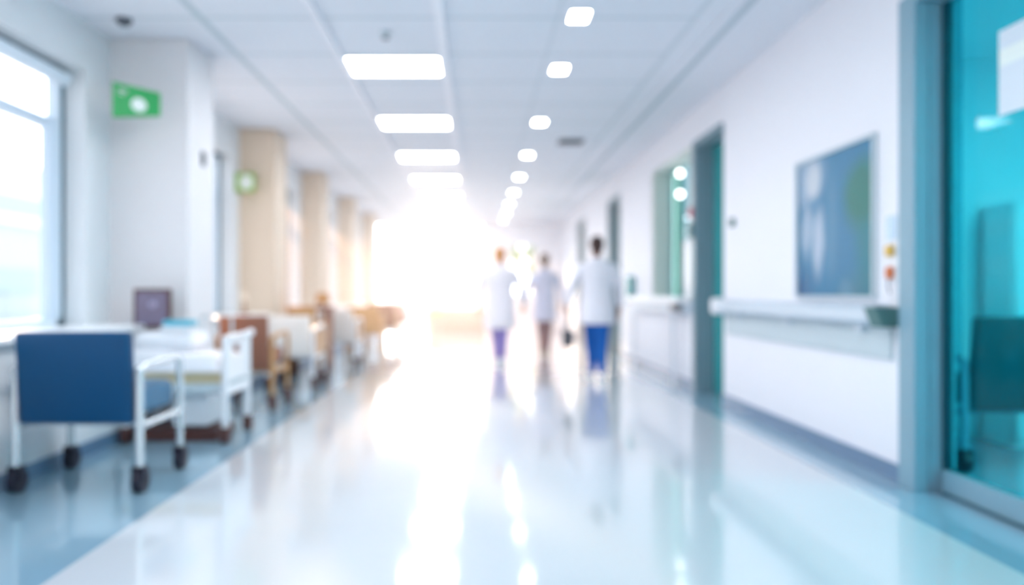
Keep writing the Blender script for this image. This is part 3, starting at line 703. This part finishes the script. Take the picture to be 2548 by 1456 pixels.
    for s in (-1, 1):
        st = stride if s < 0 else -stride; kx = s*legx; fx = s*(legx-.02); lift = .0 if st > 0 else .03
        t.loft([V(fx, st, .075+lift)+(.052*k, .068*k), V(fx*1.05, st*.85, .25)+(.062*k, .074*k), V(kx*.9, st*.62+.02, .50)+(.076*k, .086*k), V(kx, st*.25, .72)+(.098*k, .11*k), V(kx*.9, 0, .93)+(.11*k, .125*k), V(kx*.7, 0, 1.02)+(.12*k, .12*k)], 18)
    tr = t.build('trousers', M[trous], o, True)
    rm = tr.modifiers.new('join', 'REMESH'); rm.mode = 'VOXEL'; rm.voxel_size = .014; rm.use_smooth_shade = True
    for n, s in (('L', -1), ('R', 1)):
        st = stride if s < 0 else -stride; fx = s*(legx-.02); t = MB()
        t.loft([V(fx*1.1, st+.06, 0)+(.050*k, .145*k), V(fx*1.1, st+.06, .03)+(.050*k, .145*k), V(fx*1.1, st+.03, .07)+(.045*k, .105*k), V(fx, st, .11)+(.042*k, .05*k)], 18)
        t.build('shoe', M[shoe], o, True)
    t = MB(); t.ball(V(0, -.005, 1.705), .098*k, 20, (.93, 1.06, 1.0)); t.ball(V(0, -.035, 1.645), .080*k, 16, (.98, .85, 1.05))
    for v in t.bm.verts:
        if v.co.y > .07*k and v.co.z < 1.73*k: v.co.y = .07*k
    if hairlen: t.loft([V(0, -.06, 1.70)+(.085*k, .05*k), V(0, -.085, 1.60-hairlen*.4)+(.075*k, .04*k), V(0, -.09, 1.55-hairlen)+(.045*k, .025*k)], 16)
    hr_ = t.build('hair', M[hair], o, True)
    rm = hr_.modifiers.new('join', 'REMESH'); rm.mode = 'VOXEL'; rm.voxel_size = .009; rm.use_smooth_shade = True
    sm_ = hr_.modifiers.new('soft', 'SMOOTH'); sm_.iterations = 4; sm_.factor = .5
    return o, hands
P3, h3 = person((1.50, 9.5, 0), 'person with short dark hair in a pale blue top and royal blue trousers, walking away', 1.78, 'skin_m', 'coat_b', 'tr_blue', 'hair_b', 'shoe', .70, stride=.14, spread=(.09, .02), shoulders=.225, legx=.06)
P2, h2 = person((1.225, 13.7, 0), 'person with brown hair in a grey-lilac top and dark trousers, middle of the three', 1.78, 'skin_m', 'coat_g', 'tr_maroon', 'hair_k', 'shoe_d', .585, stride=.13, spread=(.10, .05), shoulders=.21, legx=.06)
P1, h1 = person((.36, 11.7, 0), 'person with ginger hair in a white coat and lilac trousers, leftmost of the three', 1.77, 'skin_l', 'coat', 'tr_purple', 'hair_o', 'shoe', .54, stride=.13, spread=(.02, .07), shoulders=.25, legx=.06)
# the bag hangs from the left hand of the nearest person
hx, hy, hz, _ = h3['L']
o = empty('handbag', (1.50+hx, 9.5+hy, .42), 'charcoal handbag held by the person in royal blue trousers', 'bag')
MB().box(-.055, .055, -.14, .14, 0, .20, bev=.025, seg=3).build('bag_body', M['bag'], o, True)
MB().tube([(0, -.08, .19), (0, -.07, .27), (0, -.03, hz-.42-.03), (0, .03, hz-.42-.03), (0, .07, .27), (0, .08, .19)], .008, 8).build('handle', M['bag'], o, True)

# ---------------------------------------------------------------- outside
struct(B(-80, 80, -60, 140, -.5, -.15).build('ground', M['ground']), 'pale paving outside the windows')
def building(loc, sx, sy, sz, m, label, n):
    o = empty('building', loc, label, 'building')
    B(-sx/2, sx/2, -sy/2, sy/2, 0, sz).build('wall', M[m], o); B(-sx/2-.3, sx/2+.3, -sy/2-.3, sy/2+.3, sz, sz+.4).build('roof', M['bld_w'], o)
    for i in range(n):
        z = 1.2+i*(sz-1.5)/n; B(sx/2, sx/2+.08, -sy/2+.8, sy/2-.8, z, z+1.2).build('window_band', M['bld_g'], o)
building((-26, 34, -.15), 8, 10, 4.5, 'bld', 'pale blue low building outside the near left window', 1)
building((-34, 47, -.15), 10, 10, 9, 'bld_w', 'white taller building behind the pale blue one outside', 3)
def tree(loc, h, r, label):
    o = empty('tree', loc, label, 'tree'); MB().tube([(0, 0, 0), (.1, 0, h*.4), (0, .1, h*.7)], [.16, .12, .06], 10).build('trunk', M['bark'], o)
    mb = MB()
    for k in range(260):
        a, b = random.uniform(0, 2*PI), random.uniform(-1, 1); rr = r*random.uniform(.55, 1); c = Vector((rr*math.sqrt(1-b*b)*math.cos(a), rr*math.sqrt(1-b*b)*math.sin(a), h*.72+rr*b*1.1))
        t = bmesh.new(); bmesh.ops.create_icosphere(t, subdivisions=1, radius=random.uniform(.12, .26)*r*.5); mb._merge(t, Matrix.Translation(c))
    mb.build('crown', M['leaf_g'], o)
tree((2.3, 31, -.15), 4.6, 1.5, 'round green tree outside beyond the small end window')

# ---------------------------------------------------------------- haze volume added for the bloom of light at the far end
HAZE, HAZE_Y = 0.044, 10.1
m = bpy.data.materials.new('bloom_haze'); m.use_nodes = True; n = m.node_tree.nodes; l = m.node_tree.links; n.clear()
o_ = n.new('ShaderNodeOutputMaterial'); v_ = n.new('ShaderNodeVolumeScatter'); v_.inputs['Color'].default_value = (1.0, .80, .68, 1); v_.inputs['Density'].default_value = HAZE
v_.inputs['Anisotropy'].default_value = .72; l.new(v_.outputs[0], o_.inputs['Volume'])
hz_ = B(-2.92, 2.42, HAZE_Y, Y_END-.02, .004, H_CEIL-.004).build('haze', m); tag(hz_, 'soft haze added for the bloom of light at the far end of the corridor', 'haze', None, 'stuff')
